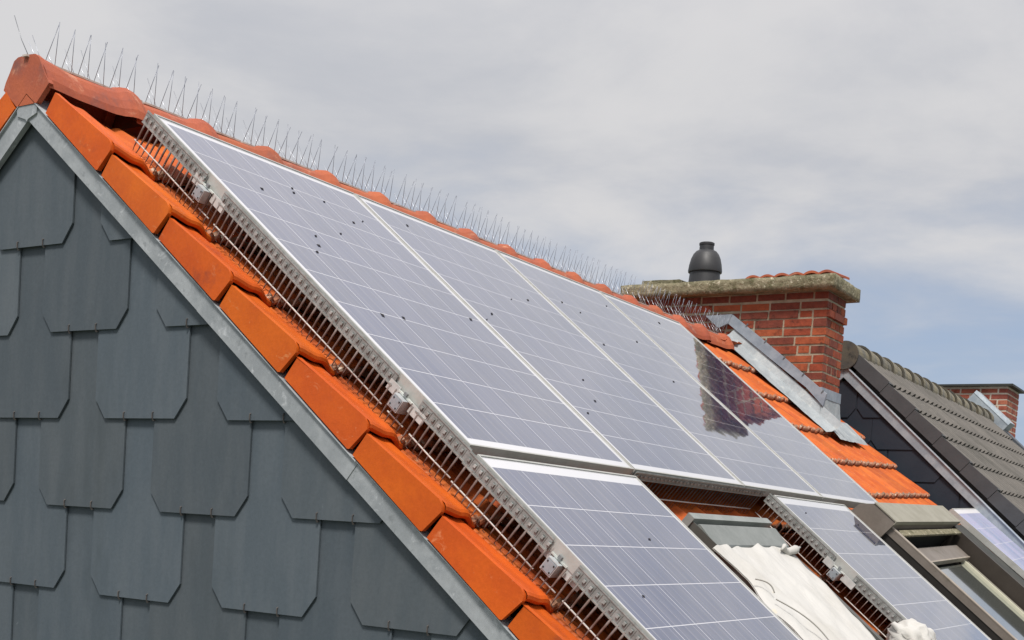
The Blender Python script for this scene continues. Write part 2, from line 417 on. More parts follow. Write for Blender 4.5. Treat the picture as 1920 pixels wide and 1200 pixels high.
# verge tiles: flat side apron, crease, flat strip, roll ------------------
def verge_tile(F, vb, first=False):
    m = MB(); jy = random.uniform(-.003, .003); L_ = .352 if not first else (.345 if F is RF else .40)
    tcol = random.uniform(.86, 1.08); c = (tcol, tcol*random.uniform(.90, 1.10), tcol*random.uniform(.85, 1.2))
    yo = -.190+jy
    # side apron as a thin slab: points (v, w), outer y slightly further out at the lower end
    ap0 = vb - (ROWD-.007 if not first else L_)
    poly = [(ap0, -.1215), (vb-.026, -.0915), (vb-.008, -.0985), (vb+.001, -.112), (vb-.012, -.190), (vb-.018, -.194), (ap0, -.1955)]
    n = len(poly)
    def yy(v): return yo - .008*(v-(vb-L_))/L_
    vs = [F(yy(v), v, w) for v, w in poly] + [F(yy(v)+.016, v, w) for v, w in poly]
    m.add(vs, [list(range(n)), list(range(2*n-1, n-1, -1))] + [(i, (i+1) % n, n+(i+1) % n, n+i) for i in range(n)], c)
    # top part: flat strip beside the crease, rounding down towards the panels
    us = [-.190, -.186, -.178, -.160, -.140, -.120, -.105, -.095, -.085, -.075, -.065, -.056, -.048, -.040, -.030, -.020, -.012, -.004, .004]
    HP = [(-.20, -.0905), (-.180, -.0915), (-.150, -.098), (-.122, -.1045), (-.105, -.1070), (-.080, -.1070), (-.062, -.110), (-.040, -.122), (-.020, -.138), (.01, -.146)]
    def hh(u):
        for (ua, ha), (ub, hb) in zip(HP[:-1], HP[1:]):
            if u <= ub: return ha + (hb-ha)*(u-ua)/(ub-ua)
        return -.146
    VS = [(-L_, -.034), (-.18, -.0165), (-.035, -.0015), (-.012, -.001), (-.003, -.005), (.002, -.013), (-.002, -.024), (-.03, -.027), (-.12, -.034)]
    gr = [[F(u, vb+dv, hh(u)+dw) for dv, dw in VS] for u in us]
    for i in range(len(us)-1):
        for j in range(len(VS)-1):
            m.add([gr[i][j], gr[i+1][j], gr[i+1][j+1], gr[i][j+1]], [(0, 1, 2, 3)], c, 0)
    build('verge_tile', m, [M['terra'], M['nose']], house, smooth=38, flip=False)
for r in range(13): verge_tile(RF, ROWV+ROWD*r, r == 0)
for r in range(5): verge_tile(RL, ROWV+ROWD*r, r == 0)

# ridge tiles ------------------------------------------------------------
CAP = [(-.098, .060), (-.093, .086), (-.078, .115), (-.058, .142), (-.036, .158), (0, .163), (.036, .158), (.058, .142), (.078, .115), (.093, .086), (.098, .060)]
def cap_ring(y, sc_, dz=0): return [G(XR + a*sc_, y, .06 + (b-.06)*sc_ + dz) for a, b in CAP]
def ridge_tile(y0, y1, end=False, bell=False):
    m = MB(); t = random.uniform(.88, 1.1); c = (t, t*random.uniform(.95, 1.05), t)
    secs = []
    if end: secs = [(y0, 1.08, .0), (y0+.02, 1.09, 0), (y0+.06, 1.05, 0), (y0+.10, .99, 0)]
    else: secs = [(y0, .90, 0)]
    secs += [(y0+.14, .96, 0), (y1-.10, .98, 0), (y1-.06, 1.01, .004), (y1-.035, 1.09, .008), (y1-.01, 1.12, .010), (y1+.022, 1.10, .008), (y1+.040, 1.05, .004)]
    rings = [cap_ring(y, s_, d) for y, s_, d in secs]
    n = len(CAP)
    for i in range(len(rings)-1):
        for k in range(n-1): m.add([rings[i][k], rings[i][k+1], rings[i+1][k+1], rings[i+1][k]], [(0, 1, 2, 3)], c)
    # lower skirts turned in, so that the tile has thickness
    for i in range(len(rings)-1):
        for k in (0, n-1):
            a, b = rings[i][k], rings[i+1][k]; dx = Vector((.012 if k == 0 else -.012, 0, .012))
            m.add([a, b, b+dx, a+dx], [(0, 1, 2, 3)], c)
    m.add(rings[-1], [list(range(n))], (.25, .25, .25))
    if end:     # closed, downward pointing end disc
        face = [(-.118, .078), (-.108, .100), (-.088, .128), (-.066, .163), (-.046, .172), (0, .174), (.040, .171), (.060, .158), (.086, .108), (.112, .072), (.050, .018), (-.050, .018)]
        m.prism(lambda a, b, d: G(XR+a, d, b), face, y0-.006, y0+.012, c)
    o = build('ridge_tile', m, M['terra_ridge'], house, smooth=35)
ys = [-.184, .19] + [.19+.355*k for k in range(1, 15)]
ys = [y for y in ys if y < 5.3] + [5.58]
for i in range(len(ys)-1): ridge_tile(ys[i], ys[i+1], end=(i == 0))
ridge_tile(6.22, 6.55); ridge_tile(6.55, 6.86)

# chimney ------------------------------------------------------------------
def brick_col():
    r = random.random()
    if r < .06: return (.085, .040, .028)
    if r < .34: return (.19, .044, .024)
    if r < .82: return (.29, .058, .023)
    return (.36, .085, .030)
def brick_stack(mb, x0, x1, y0, y1, z0, z1, hc=.062, ln=.205, joint=.015, cols=brick_col, joints_in=.005, proj=None):
    """four faces of real bricks round a mortar core; quoins alternate"""
    mb.box(G, x0+joints_in, x1-joints_in, y0+joints_in, y1-joints_in, z0, z1, (1, 1, 1), 1)
    n = int((z1-z0)/hc); wd = .095
    for r in range(n):
        za = z0 + r*hc + joint*.5; zb = z0 + (r+1)*hc - joint*.5
        ex = .022 if (proj and proj == n-1-r) else 0
        a, b = (0, wd+joint) if r % 2 == 0 else (wd+joint, 0)
        # long faces (run along x)
        for face in (0, 1):
            x = x0 + a; xe_ = x1 - a; first = True
            off = random.uniform(0, .02)
            while x < xe_ - .01:
                l = ln if not first else ln*(.5 if r % 4 < 2 else 1)
                first = False
                l += random.uniform(-.012, .012); e = min(x+l, xe_)
                if xe_ - e < .05: e = xe_
                j = random.uniform(-.004, .004)
                if face == 0: mb.box(G, x, e, y0+j, y0+wd, za+random.uniform(-.004, .004), zb+random.uniform(-.004, .004), cols())
                else: mb.box(G, x, e, y1-wd, y1-j, za, zb, cols())
                x = e + joint
        for face in (0, 1):
            y = y0 + b; ye = y1 - b
            while y < ye - .01:
                e = min(y+ (ln if random.random() < .5 else .098) + random.uniform(-.008, .008), ye)
                if ye - e < .05: e = ye
                j = random.uniform(-.003, .003)
                if face == 0: mb.box(G, x1-wd, x1+j+ex, y+.0005, e-.0005, za, zb, cols())
                else: mb.box(G, x0-j, x0+wd, y+.0005, e-.0005, za, zb, cols())
                y = e + joint
ch = MB()
CX0, CX1, CY0, CY1 = -1.10, .303, 5.80, 6.20
brick_stack(ch, CX0, CX1, CY0, CY1, -.624, .492, proj=2)
chim = build('chimney', ch, [M['brick'], M['mortar']], house)

def rough_box(mb, x0, x1, y0, y1, z0, z1, step=.045, amp=.006, seed=3, col=(1, 1, 1)):
    nx, ny, nz = [max(1, int(round((b-a)/step))) for a, b in ((x0, x1), (y0, y1), (z0, z1))]
    idx = {}; vs = []
    def vert(i, j, k):
        if (i, j, k) not in idx:
            p = Vector((x0+(x1-x0)*i/nx, y0+(y1-y0)*j/ny, z0+(z1-z0)*k/nz))
            nn = noise.noise_vector(p*17+Vector((seed, 0, 0)))*amp + noise.noise_vector(p*5)*amp
            idx[(i, j, k)] = len(vs); vs.append(G(*(p+nn)))
        return idx[(i, j, k)]
    fs = []
    for i in range(nx):
        for j in range(ny):
            fs.append([vert(i, j, 0), vert(i, j+1, 0), vert(i+1, j+1, 0), vert(i+1, j, 0)]); fs.append([vert(i, j, nz), vert(i+1, j, nz), vert(i+1, j+1, nz), vert(i, j+1, nz)])
    for i in range(nx):
        for k in range(nz):
            fs.append([vert(i, 0, k), vert(i+1, 0, k), vert(i+1, 0, k+1), vert(i, 0, k+1)]); fs.append([vert(i, ny, k), vert(i, ny, k+1), vert(i+1, ny, k+1), vert(i+1, ny, k)])
    for j in range(ny):
        for k in range(nz):
            fs.append([vert(0, j, k), vert(0, j, k+1), vert(0, j+1, k+1), vert(0, j+1, k)]); fs.append([vert(nx, j, k), vert(nx, j+1, k), vert(nx, j+1, k+1), vert(nx, j, k+1)])
    mb.add(vs, fs, col)
s_ = MB(); rough_box(s_, -1.27, .365, 5.705, 6.31, .492, .583, .03, .0045); build('chimney_slab', s_, M['slab'], chim, smooth='all')
s_ = MB(); rough_box(s_, -1.19, -.88, 5.90, 6.22, .586, .652, .05, .004, 9); build('slab_plinth', s_, M['slab'], chim)
c_ = MB()
c_.lathe((-.725, 6.0), [(.122, .575), (.118, .64), (.112, .705), (.125, .705), (.127, .715), (.121, .76), (.110, .805), (.095, .838), (.078, .858), (.060, .868), (.054, .870), (.053, .905), (.057, .907), (.057, .921), (.05, .925), (.0005, .925)], 40)
build('chimney_cowl', c_, M['cowl'], chim, smooth=30, flip=False)
for k in range(3):   # corrugated cover tiles on the slab
    m = MB(); xa, xb = -.315 + .215*k, -.315+.215*(k+1)-.004; n = 16; g1 = []; g2 = []
    for i in range(n+1):
        x = xa + (xb-xa)*i/n; h = .020*abs(math.sin(math.pi*(x+.315)/.1075))**.8 + .004*k
        g1.append([G(x, 5.79, .603+h), G(x, 6.16, .630+h)]); g2.append([G(x, 5.79, .589+h*.9), G(x, 6.16, .615+h*.9)])
    for i in range(n):
        m.add([g1[i][0], g1[i+1][0], g1[i+1][1], g1[i][1]], [(0, 1, 2, 3)]); m.add([g2[i][0], g2[i+1][0], g2[i+1][1], g2[i][1]], [(0, 1, 2, 3)])
        m.add([g1[i][0], g1[i+1][0], g2[i+1][0], g2[i][0]], [(0, 1, 2, 3)])
    m.add([g1[n][0], g1[n][1], g2[n][1], g2[n][0]], [(0, 1, 2, 3)])
    build('cover_tile', m, M['terra_ridge'], chim, smooth=45)
# lead and zinc flashing of the chimney
f_ = MB()
def CF(v, w, y): return RF(y, v, w)
f_.prism(CF, [(-.52, .030), (-.50, -.036), (-.10, -.026), (.27, -.010), (.455, -.030), (.415, .048), (-.06, .043)], 5.772, 5.797, (.92, .95, 1.0))
f_.prism(CF, [(-.68, -.100), (-.54, -.105), (-.50, -.034), (-.52, .032)], 5.768, 5.797, (.85, .88, .92))
for k in range(5): f_.prism(CF, [(-.38+.19*k, .030), (-.374+.19*k, .030), (-.372+.19*k, .053), (-.382+.19*k, .053)], 5.768, 5.776, (.4, .4, .4))
f_.box(G, .296, .318, 5.775, 6.215, -.245, -.175, (.92, .95, 1.0))
build('step_flashing', f_, M['zinc_clean'], chim)
f_ = MB()
nv = 36; gr = []
for i in range(nv+1):
    v = -.44 + (.64+.44)*i/nv
    row = []
    for (y, w, j) in ((5.786, -.030, 0), (5.777, -.055, .002), (5.765, -.085, .004), (5.72, -.112, .008), (5.66, -.122, .010), (5.635+.006*math.sin(i*1.7), -.125, .004)):
        q = noise.noise(Vector((v*5, y*8, 1.3)))*j
        row.append(RF(y+q, v, w+q))
    gr.append(row)
for i in range(nv):
    for j in range(5): f_.add([gr[i][j], gr[i+1][j], gr[i+1][j+1], gr[i][j+1]], [(0, 1, 2, 3)])
# down-slope face and dressed apron
n = 22
for part in (0, 1):
    gr = []
    for i in range(n+1):
        row = []
        if part == 0:
            y = 5.772 + .446*i/n
            for x, zz in ((.310, -.205), (.316, -.26), (.320, -.32), (.330, -.385)):
                q = noise.noise(Vector((y*30, zz*5, 2)))*.004*(zz < -.21); row.append(G(x+q, y, zz))
        else:
            y = 5.765 + .72*i/n
            for v, w in ((.478, -.104), (.53, -.108), (.60, -.112), (.665, -.115), (.712+.003*math.sin(i*2.1), -.124)):
                q = noise.noise(Vector((y*9, v*9, 5)))*.004; row.append(RF(y, v - .03*(y-5.7), w+q+.008))
        gr.append(row)
    for i in range(n):
        for j in range(len(gr[0])-1):
            f_.add([gr[i][j], gr[i+1][j], gr[i+1][j+1], gr[i][j+1]], [(0, 1, 2, 3)], (1.0, 1.0, 1.0))
build('lead_apron', f_, M['lead'], chim, smooth='all')

# skylight next to the cloth ------------------------------------------------
k = MB()
def S1(u, v, w): return RF(u, v-.012*(u-1.24), w)
k.box(S1, 1.235, 1.275, 1.98, 3.05, -.15, -.058); k.box(S1, 1.955, 1.995, 1.98, 3.05, -.15, -.058); k.box(S1, 1.276, 1.954, 3.01, 3.05, -.15, -.06)
sk1 = build('skylight', k, M['skydark'], house)
sk1['label'] = 'small dark grey skylight under the white cloth'
k = MB(); k.prism(lambda v, w, u: S1(u, v, w), [(1.868, -.15), (1.876, -.040), (1.884, -.037), (1.972, -.050), (1.985, -.062), (1.985, -.15)], 1.228, 2.0, (1, 1, 1))
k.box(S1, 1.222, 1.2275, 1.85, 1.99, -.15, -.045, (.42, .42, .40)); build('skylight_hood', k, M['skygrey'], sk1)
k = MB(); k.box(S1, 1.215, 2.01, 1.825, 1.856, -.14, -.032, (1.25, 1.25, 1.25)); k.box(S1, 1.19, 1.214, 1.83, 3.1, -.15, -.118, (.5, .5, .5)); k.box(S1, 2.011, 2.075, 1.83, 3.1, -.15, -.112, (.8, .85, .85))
k.box(S1, 1.216, 2.009, 1.857, 1.867, -.15, -.07, (.05, .05, .05)); build('flashing_and_gap_shade', k, M['skygrey'], sk1)  # near-black bar stands in for shade in the gap behind the hood
k = MB(); k.box(S1, 1.276, 1.954, 1.99, 3.008, -.10, -.082); build('skylight_pane', k, M['glass'], sk1)

# big roof window with shutter housing ---------------------------------------
def S2(u, v, w): return RF(u, v-.047*(u-3.5), w)
k = MB()
k.box(S2, 3.5, 3.535, 1.885, 3.5, -.004, .032, (1, 1, 1)); k.box(S2, 3.504, 3.531, 1.885, 3.5, -.115, -.0045, (.10, .10, .10)); k.box(S2, 3.4985, 3.5365, 1.885, 3.5, .0325, .037, (1.7, 1.7, 1.65))  # near-black box below the rail puts the gap's shade into colour
k.box(S2, 5.085, 5.12, 1.885, 3.5, -.12, .040, (.2, .18, .16)); k.box(S2, 3.536, 5.084, 3.46, 3.5, -.12, .03)
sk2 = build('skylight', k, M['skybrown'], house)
sk2['label'] = 'large brown grey roof window with a deep shutter housing'
k = MB(); k.prism(lambda v, w, u: S2(u, v, w), [(1.66, -.13), (1.69, .02), (1.745, .068), (1.884, .070), (1.890, .058), (1.884, -.03), (1.80, -.13)], 3.478, 5.15, (1, 1, 1))
hood = build('shutter_housing', k, [M['skybrown']], sk2)
k = MB(); k.prism(lambda v, w, u: S2(u, v, w), [(1.743, .0705), (1.743, .0755), (1.892, .0765), (1.892, .0545), (1.8885, .0545), (1.888, .0705)], 3.474, 5.155, (1, 1, 1)); build('housing_lid', k, M['hoodtop'], sk2)
k = MB(); k.box(S2, 3.56, 5.07, 1.915, 1.955, .028, .040); build('top_rail', k, M['slab'], sk2)
k = MB(); k.box(S2, 3.54, 5.08, 1.90, 3.4, -.14, -.105); k.box(S2, 3.29, 3.497, 1.78, 3.5, -.125, -.118, (1.3, 1.3, 1.2)); k.box(S2, 5.125, 5.97, 1.80, 3.5, -.13, -.035); k.box(S2, 3.54, 5.08, 1.893, 1.91, -.10, .02, (.3, .3, .3)); build('flashing_and_gap_shade', k, M['near_black'], sk2)  # near-black sheets added to stand for shade in the gaps round the window
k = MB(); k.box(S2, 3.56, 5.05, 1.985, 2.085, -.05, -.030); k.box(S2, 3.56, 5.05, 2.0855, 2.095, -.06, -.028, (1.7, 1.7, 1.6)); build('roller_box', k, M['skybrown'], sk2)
k = MB(); k.box(S2, 3.62, 4.93, 2.11, 3.42, -.075, -.066); build('skylight_pane', k, M['glass'], sk2)
k = MB(); k.box(S2, 4.935, 4.955, 2.09, 3.42, -.075, -.050); build('seal_strip', k, M['cream'], sk2)
k = MB(); k.box(S2, 4.958, 5.05, 2.09, 3.42, -.09, -.055); build('sash', k, M['hoodtop'], sk2); k = MB(); k.box(S2, 3.56, 3.618, 2.09, 3.42, -.09, -.055, (.6, .6, .6)); build('sash', k, M['hoodtop'], sk2)

# ------------------------------------------------------------------ solar panels
def panel(F, u0, v0, wdt, ln, label, group=None, mx=.024, mt=.036, alpha=0, w0=0., specks=(), pm='pv', seam=False):
    ca, sa = math.cos(alpha), math.sin(alpha)
    def P(a, b, c): return F(u0 + a*ca - b*sa, v0 + a*sa + b*ca, w0 + c)
    org = P(wdt/2, ln/2, -.04)
    e = empty('solar_panel', org)
    tag(e, label, 'solar panel', group)
    m = MB(); t = .0062; h = .040
    m.box(P, 0, wdt, 0, t, -h, 0); m.box(P, 0, wdt, ln-t, ln, -h, 0)
    m.box(P, 0, t, t, ln-t, -h, -.0003); m.box(P, wdt-t, wdt, t, ln-t, -h, -.0003)
    if seam: m.box(P, wdt+.0004, wdt+PIT-PWD-.0004, .004, ln-.004, -h, -.006, (.05, .05, .05))  # near-black filler painted in as the shade between neighbouring frames
    m.box(P, -.0, wdt, -.0045, -.0005, -h, -.014, (.8, .8, .8))
    build('frame', m, M['alu'], e)
    g_ = MB(); cw = (wdt-2*mx)/6; s_ = .158/cw
    ch_ = (ln - 2*.036 - (mt-.036)) / 10
    if mt > .04: ch_ = .158
    pts = [(t-.002, t-.002), (wdt-t+.002, t-.002), (wdt-t+.002, ln-t+.002), (t-.002, ln-t+.002)]
    g_.add([P(a, b, -.0035) for a, b in pts], [(0, 1, 2, 3)], uvs=[((a-mx)*s_, (b-mt)*.158/ch_) for a, b in pts])
    build('cell_sheet', g_, M[pm], e, flip=False)
    b_ = MB(); b_.add([P(a, b, -.010) for a, b in pts], [(3, 2, 1, 0)]); build('back_sheet', b_, M['near_black'], e, flip=False)
    if specks:
        for (su, sv, r) in specks:
            q = MB()
            n = 7; a0 = random.uniform(0, 6); ring = []; el = random.uniform(1, 2.4)
            for k_ in range(n):
                t_ = 2*math.pi*k_/n; rr = r*random.uniform(.6, 1.25)
                ring.append((su + rr*math.cos(t_), sv + rr*el*math.sin(t_)))
            vs = [F(a, b, w0-.0032) for a, b in ring] + [F(su, sv, w0+.001)]
            q.add(vs, [(i, (i+1) % n, n) for i in range(n)])
            build('lichen_speck', q, M['speck'], e)
    return e
SP = [(0.256, 0.306), (0.493, 0.197), (0.471, 0.232), (0.652, 0.209), (0.312, 0.549), (0.267, 0.619), (0.212, 0.674), (0.523, 0.456), (0.821, 0.263), (0.728, 0.307), (0.239, 0.996), (0.368, 0.974), (0.907, 0.834), (1.036, 0.717), (1.041, 0.719), (1.164, 0.73), (1.06, 0.792), (1.233, 0.126), (2.195, 0.35), (2.871, 0.181), (2.308, 0.395), (2.149, 0.676), (2.723, 0.514), (1.556, 0.518), (1.749, 0.467), (1.169, 0.725), (1.417, 1.076), (1.115, 1.326), (1.311, 1.225), (2.616, 0.848), (3.051, 0.464), (3.572, 0.133), (0.991, 1.469), (0.567, 2.016), (0.165, 2.255), (2.481, 1.791), (3.137, 1.84)]
BIG = {0, 5, 6, 10, 11, 12, 21, 28, 31, 27}
def sp(u0, u1, v0, v1):
    return [(u, v, (.0062 if i in BIG else .0038) if i < 37 else random.uniform(.002, .0038)) for i, (u, v) in enumerate(SP) if u0+.03 < u < u1-.03 and v0+.03 < v < v1-.03]
PWD, PIT = 1.006, 1.014
labs = ['upper row solar panel nearest the slate gable, beside the first ridge tiles',
        'upper row solar panel between the gable end one and the ones mirroring the chimney',
        'upper row solar panel mirroring the left tip of the brick chimney',
        'upper row solar panel at the chimney end, beside bare orange tiles']
for k_ in range(4):
    panel(RF, PIT*k_, 0, PWD, 1.65, labs[k_], 'solar panels on the orange roof', mx=.029, seam=(k_ < 3), specks=sp(PIT*k_, PIT*k_+PWD, 0, 1.65))
panel(RF, -.010, 1.690, .966, 1.65, 'lower row solar panel below the gable end one, nearest the camera', 'solar panels on the orange roof', mx=.018, mt=.047, specks=sp(-.01, .95, 1.69, 3.2))
panel(RF, 2.285, 1.688, .985, 1.65, 'lower row solar panel between the white cloth and the big roof window', 'solar panels on the orange roof', mx=.03, mt=.049, specks=sp(2.28, 3.2, 1.69, 3.2))
AL = math.radians(-3.6)
panel(RF, 7.0-.992*math.cos(AL), 1.490-.992*math.sin(AL), .992, 1.65, 'solar panel at the far right, half hidden behind the big roof window', 'solar panels on the orange roof', alpha=AL, mt=.05, pm='pv_sky_tint')

# mounting rails --------------------------------------------------------------
def rail(v, ua, ub, label, end=True):
    e = empty('mounting_rail', RF(ua, v, -.085)); tag(e, label, 'rail', 'mounting rails under the solar panels')
    m = MB(); w0, w1 = -.084, -.0425; a, b = v-.020, v+.020; t = .003
    m.box(RF, ua, ub, a, b, w1-t, w1); m.box(RF, ua, ub, a, b, w0, w0+t); m.box(RF, ua, ub, a, a+t, w0+t, w1-t); m.box(RF, ua, ub, b-t, b, w0+t, w1-t)
    build('channel', m, M['rail'], e)
    m = MB(); m.box(RF, ua-.002, ua+.001, v-.017, v+.017, w0+.004, w1-.004, (.66, .74, .80)); build('end_plate', m, M['rail'], e)
    for sa, sb in ((-.012, w0+.010), (.012, w0+.010), (-.012, w1-.010), (.012, w1-.010)):
        m = MB(); m.box(RF, ua-.0035, ua-.0018, v+sa-.002, v+sa+.002, sb-.002, sb+.002); build('screw', m, M['speck'], e)
    m = MB()        # clamp with two folded ears gripping the guard strips
    m.box(RF, ua+.027, ua+.030, v-.075, v-.028, -.062, -.030, (1.2, 1.2, 1.15)); m.box(RF, ua+.027, ua+.030, v+.030, v+.095, -.066, -.036, (1.2, 1.2, 1.15))
    m.box(RF, ua+.022, ua+.032, v-.03, v+.032, -.041, -.036, (1.3, 1.3, 1.2)); m.box(RF, ua+.018, ua+.026, v-.006, v+.006, -.036, -.026, (.5, .5, .5))
    build('clamp', m, M['rail'], e)
rail(.365, -.035, 4.05, 'upper aluminium rail end poking out beside the gable end solar panel')
rail(1.395, -.035, 4.05, 'middle aluminium rail end poking out above the seam of the two panel rows')
rail(2.072, -.035, 1.00, 'lower aluminium rail end poking out beside the nearest lower row panel')
rail(2.115, 2.245, 3.30, 'aluminium rail end poking out between the white cloth and its guard')

# pigeon guards ------------------------------------------------------------------
def guard(F, a0, a1, gaps, label, step=.0262, wr=-.108, tip=True, rs=1.0, hs=.84, lean=.0, side=-1, back=False):
    """F(a, out, w): a runs along the guard, out points away from the panel"""
    e = empty('pigeon_guard', F((a0+a1)/2, 0, -.06)); tag(e, label, 'pigeon guard', 'wire pigeon guards round the solar panels')
    m = MB(); r_ = MB(); w_ = MB()
    segs = []; c = a0
    for g0, g1 in gaps: segs.append((c, g0)); c = g1
    segs.append((c, a1))
    for s0, s1 in segs:
        m.box(F, s0, s1, .0022, .0036, -.056*hs, -.004)
        m.box(F, s0, s1, .0037, .0060, -.057*hs, -.052*hs, (1.1, 1.08, 1.05)); m.box(F, s0, s1, .0037, .0052, -.010, -.006, (1.2, 1.2, 1.2))
        a = s0 + step*.5
        while a < s1:
            z = random.uniform(.8, 1.3)
            m.box(F, a-.0045, a+.0035, .0038, .0085, -.036*hs, -.026*hs, (z*1.15, z*1.15, z*1.15)); m.box(F, a-.005, a+.005, .0037, .0041, -.041*hs, -.022*hs, (.72, .72, .70)); m.box(F, a+.0085, a+.0105, .0037, .0045, -.048*hs, -.014, (.66, .66, .64))
            a += step
    a = a0 + step*.6
    while a < a1:
        j = random.uniform(-.002, .002)
        k2 = random.uniform(.8, 1.2)
        pts = [F(a, .003, -.05*hs), F(a+j*.3, .003+lean*.5, (wr-.05*hs)/2), F(a+j, .003+lean, wr)]
        if tip: q2 = random.uniform(-.003, .003); pts += [F(a+j, .003+lean*1.35, wr-.016), F(a+j*2, .003+lean*1.7+q2, wr-.032), F(a+j*2+.009, .003+lean*1.75+q2, wr-.033)]
        r_.tube(pts, [q_*rs for q_ in (.0038, .0035, .0030, .0019, .0016, .001)] if tip else .0021, 5, (k2, k2, k2)); a += step
    # lower rail wire, broken at the clamps
    c = a0
    for g0, g1 in gaps:
        w_.tube([F(c+.005, .003+lean, wr), F((c+g0)/2, .004+lean, wr+.002), F(g0+.005, .003+lean, wr)], .0027, 6)
        w_.tube([F(g0+.035, .003+lean, wr), F(g1-.005, .003+lean, wr)], .0026, 6); c = g1+.02
    w_.tube([F(c+.005, .003+lean, wr), F((c+a1)/2, .004+lean, wr-.001), F(a1-.005, .003+lean, wr)], .0027, 6)
    build('strip', m, M['galv'], e); build('wire_teeth', r_, M['rod'], e, smooth='all'); build('rail_wire', w_, M['wire'], e, smooth='all')
    return e
LG = lambda a, o, w: RF(-.0035-o, a, w)
LG2 = lambda a, o, w: RF(-.0138-o, a, w)
guard(LG, -.022, 1.668, [(.335, .432), (1.335, 1.448)], 'wire pigeon guard down the open edge of the upper panel row by the gable')
guard(LG2, 1.672, 3.33, [(2.028, 2.130)], 'wire pigeon guard down the edge of the nearest lower row panel')
guard(lambda a, o, w: RF(a, 1.653+o, w), 1.02, 2.262, [], 'fine toothed pigeon guard hanging above the small skylight', step=.033, rs=.50, hs=.66)
guard(lambda a, o, w: RF(2.281-o, a, w), 1.672, 3.33, [(2.07, 2.185)], 'wire pigeon guard between the white cloth and the lower right panel', step=.0262, tip=False)

# bird spikes on the ridge --------------------------------------------------------
ords = ['first', 'second', 'third', 'fourth', 'fifth', 'sixth', 'seventh', 'eighth', 'ninth', 'tenth', 'eleventh', 'twelfth']
NS = 12; LS = .49
for k_ in range(NS):
    y0 = -.20 + k_*LS; y1 = y0 + LS - .01
    e = empty('bird_spike_strip', G(XR, (y0+y1)/2, .165))
    lab = '%s strip of bird spikes along the ridge, counting from the slate gable' % ords[k_]
    if k_ == 0: lab = 'first strip of bird spikes, on the ridge end tile above the slate gable'
    if k_ == NS-1: lab = 'last strip of bird spikes, right in front of the brick chimney'
    tag(e, lab, 'bird spikes', 'bird spikes along the ridge')
    b_ = MB(); b_.box(G, XR-.011, XR+.011, y0, y1, .166, .172)
    build('base_strip', b_, M['strip'], e)
    w_ = MB(); y = y0+.02
    while y < y1:
        j = lambda s=.006: random.uniform(-s, s)
        z0 = .170; top = .300 + .010*noise.noise(Vector((y*1.5, 0, 0)))
        if k_ == 0 and y < -.17:
            w_.tube([G(XR-.004, y, z0), G(XR-.030, y-.010, .225), G(XR-.055, y-.02, .30)], .0013, 5)
        else:
            c = (.9, .92, 1)
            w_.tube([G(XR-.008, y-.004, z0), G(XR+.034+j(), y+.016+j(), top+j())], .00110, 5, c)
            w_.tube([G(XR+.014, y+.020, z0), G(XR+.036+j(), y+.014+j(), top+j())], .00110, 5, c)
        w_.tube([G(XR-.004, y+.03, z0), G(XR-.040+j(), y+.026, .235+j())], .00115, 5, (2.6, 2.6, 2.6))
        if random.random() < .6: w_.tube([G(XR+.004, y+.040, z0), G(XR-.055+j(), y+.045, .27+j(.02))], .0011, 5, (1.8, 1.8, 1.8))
        y += .066
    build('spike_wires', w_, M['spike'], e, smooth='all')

# white cloth on the small skylight --------------------------------------------------
def cloth():
    nu, nv = 44, 90; gr = []
    for j in range(nv+1):
        v = 1.985 + 1.05*j/nv
        s = j/nv
        ul = 1.185 + .028*math.sin(v*13.0) + .022*math.sin(v*27+1) - (.0 if s > .03 else .0)
        if 2.12 < v < 2.30: ul += .035*math.sin((v-2.12)/.18*math.pi)
        ur = 1.975 - .19*max(0, v-2.02) + .010*math.sin(v*21)
        row = []
        for i in range(nu+1):
            t = i/nu; u = ul + (ur-ul)*t
            w = -.046 + .010*noise.noise(Vector((u*5, v*2.2, 0))) + .006*noise.noise(Vector((u*14+v*9, v*5, 3))) + .0025*noise.noise(Vector((u*34+v*12, v*16, 8)))
            w += .010*math.exp(-((u-(1.30+.25*(v-2.0)))/.03)**2) + .008*math.exp(-((u-(1.62+.12*(v-2.2)))/.025)**2)
            if t > .96: w -= (t-.96)*1.1
            if t < .03: w -= (.03-t)*.3
            vv = v - .012*(u-1.2) + .006*math.sin(u*34)*(1 if j == 0 else 0)
            row.append(RF(u, vv, w))
        gr.append(row)
    m = MB(); n = nu+1
    vs = [p for r in gr for p in r]
    up = (RF(0, 0, 1)-RF(0, 0, 0)).normalized()
    fs = []
    for j in range(nv):
        for i in range(nu): fs.append((j*n+i, j*n+i+1, (j+1)*n+i+1, (j+1)*n+i))
    m.add(vs, fs)
    vs2 = [p - up*.004 for p in vs]; m.add(vs2, [tuple(reversed(f)) for f in fs])
    o = build('white_cloth', m, M['cloth'], None, smooth='all', origin=RF(1.55, 2.4, -.06), flip=False)
    tag(o, 'white canvas sheet spread over the small skylight', 'cloth')
    r = MB(); pts = []
    for i in range(9):
        t = i/8; pts.append(RF(1.79+.20*t, 2.008-.01*math.sin(t*9), -.032+.012*math.sin(t*14)))
    r.tube(pts, [.003, .009, .013, .015, .016, .018, .016, .012, .003], 9)
    build('rolled_corner', r, M['cloth'], o, smooth='all')
cloth()
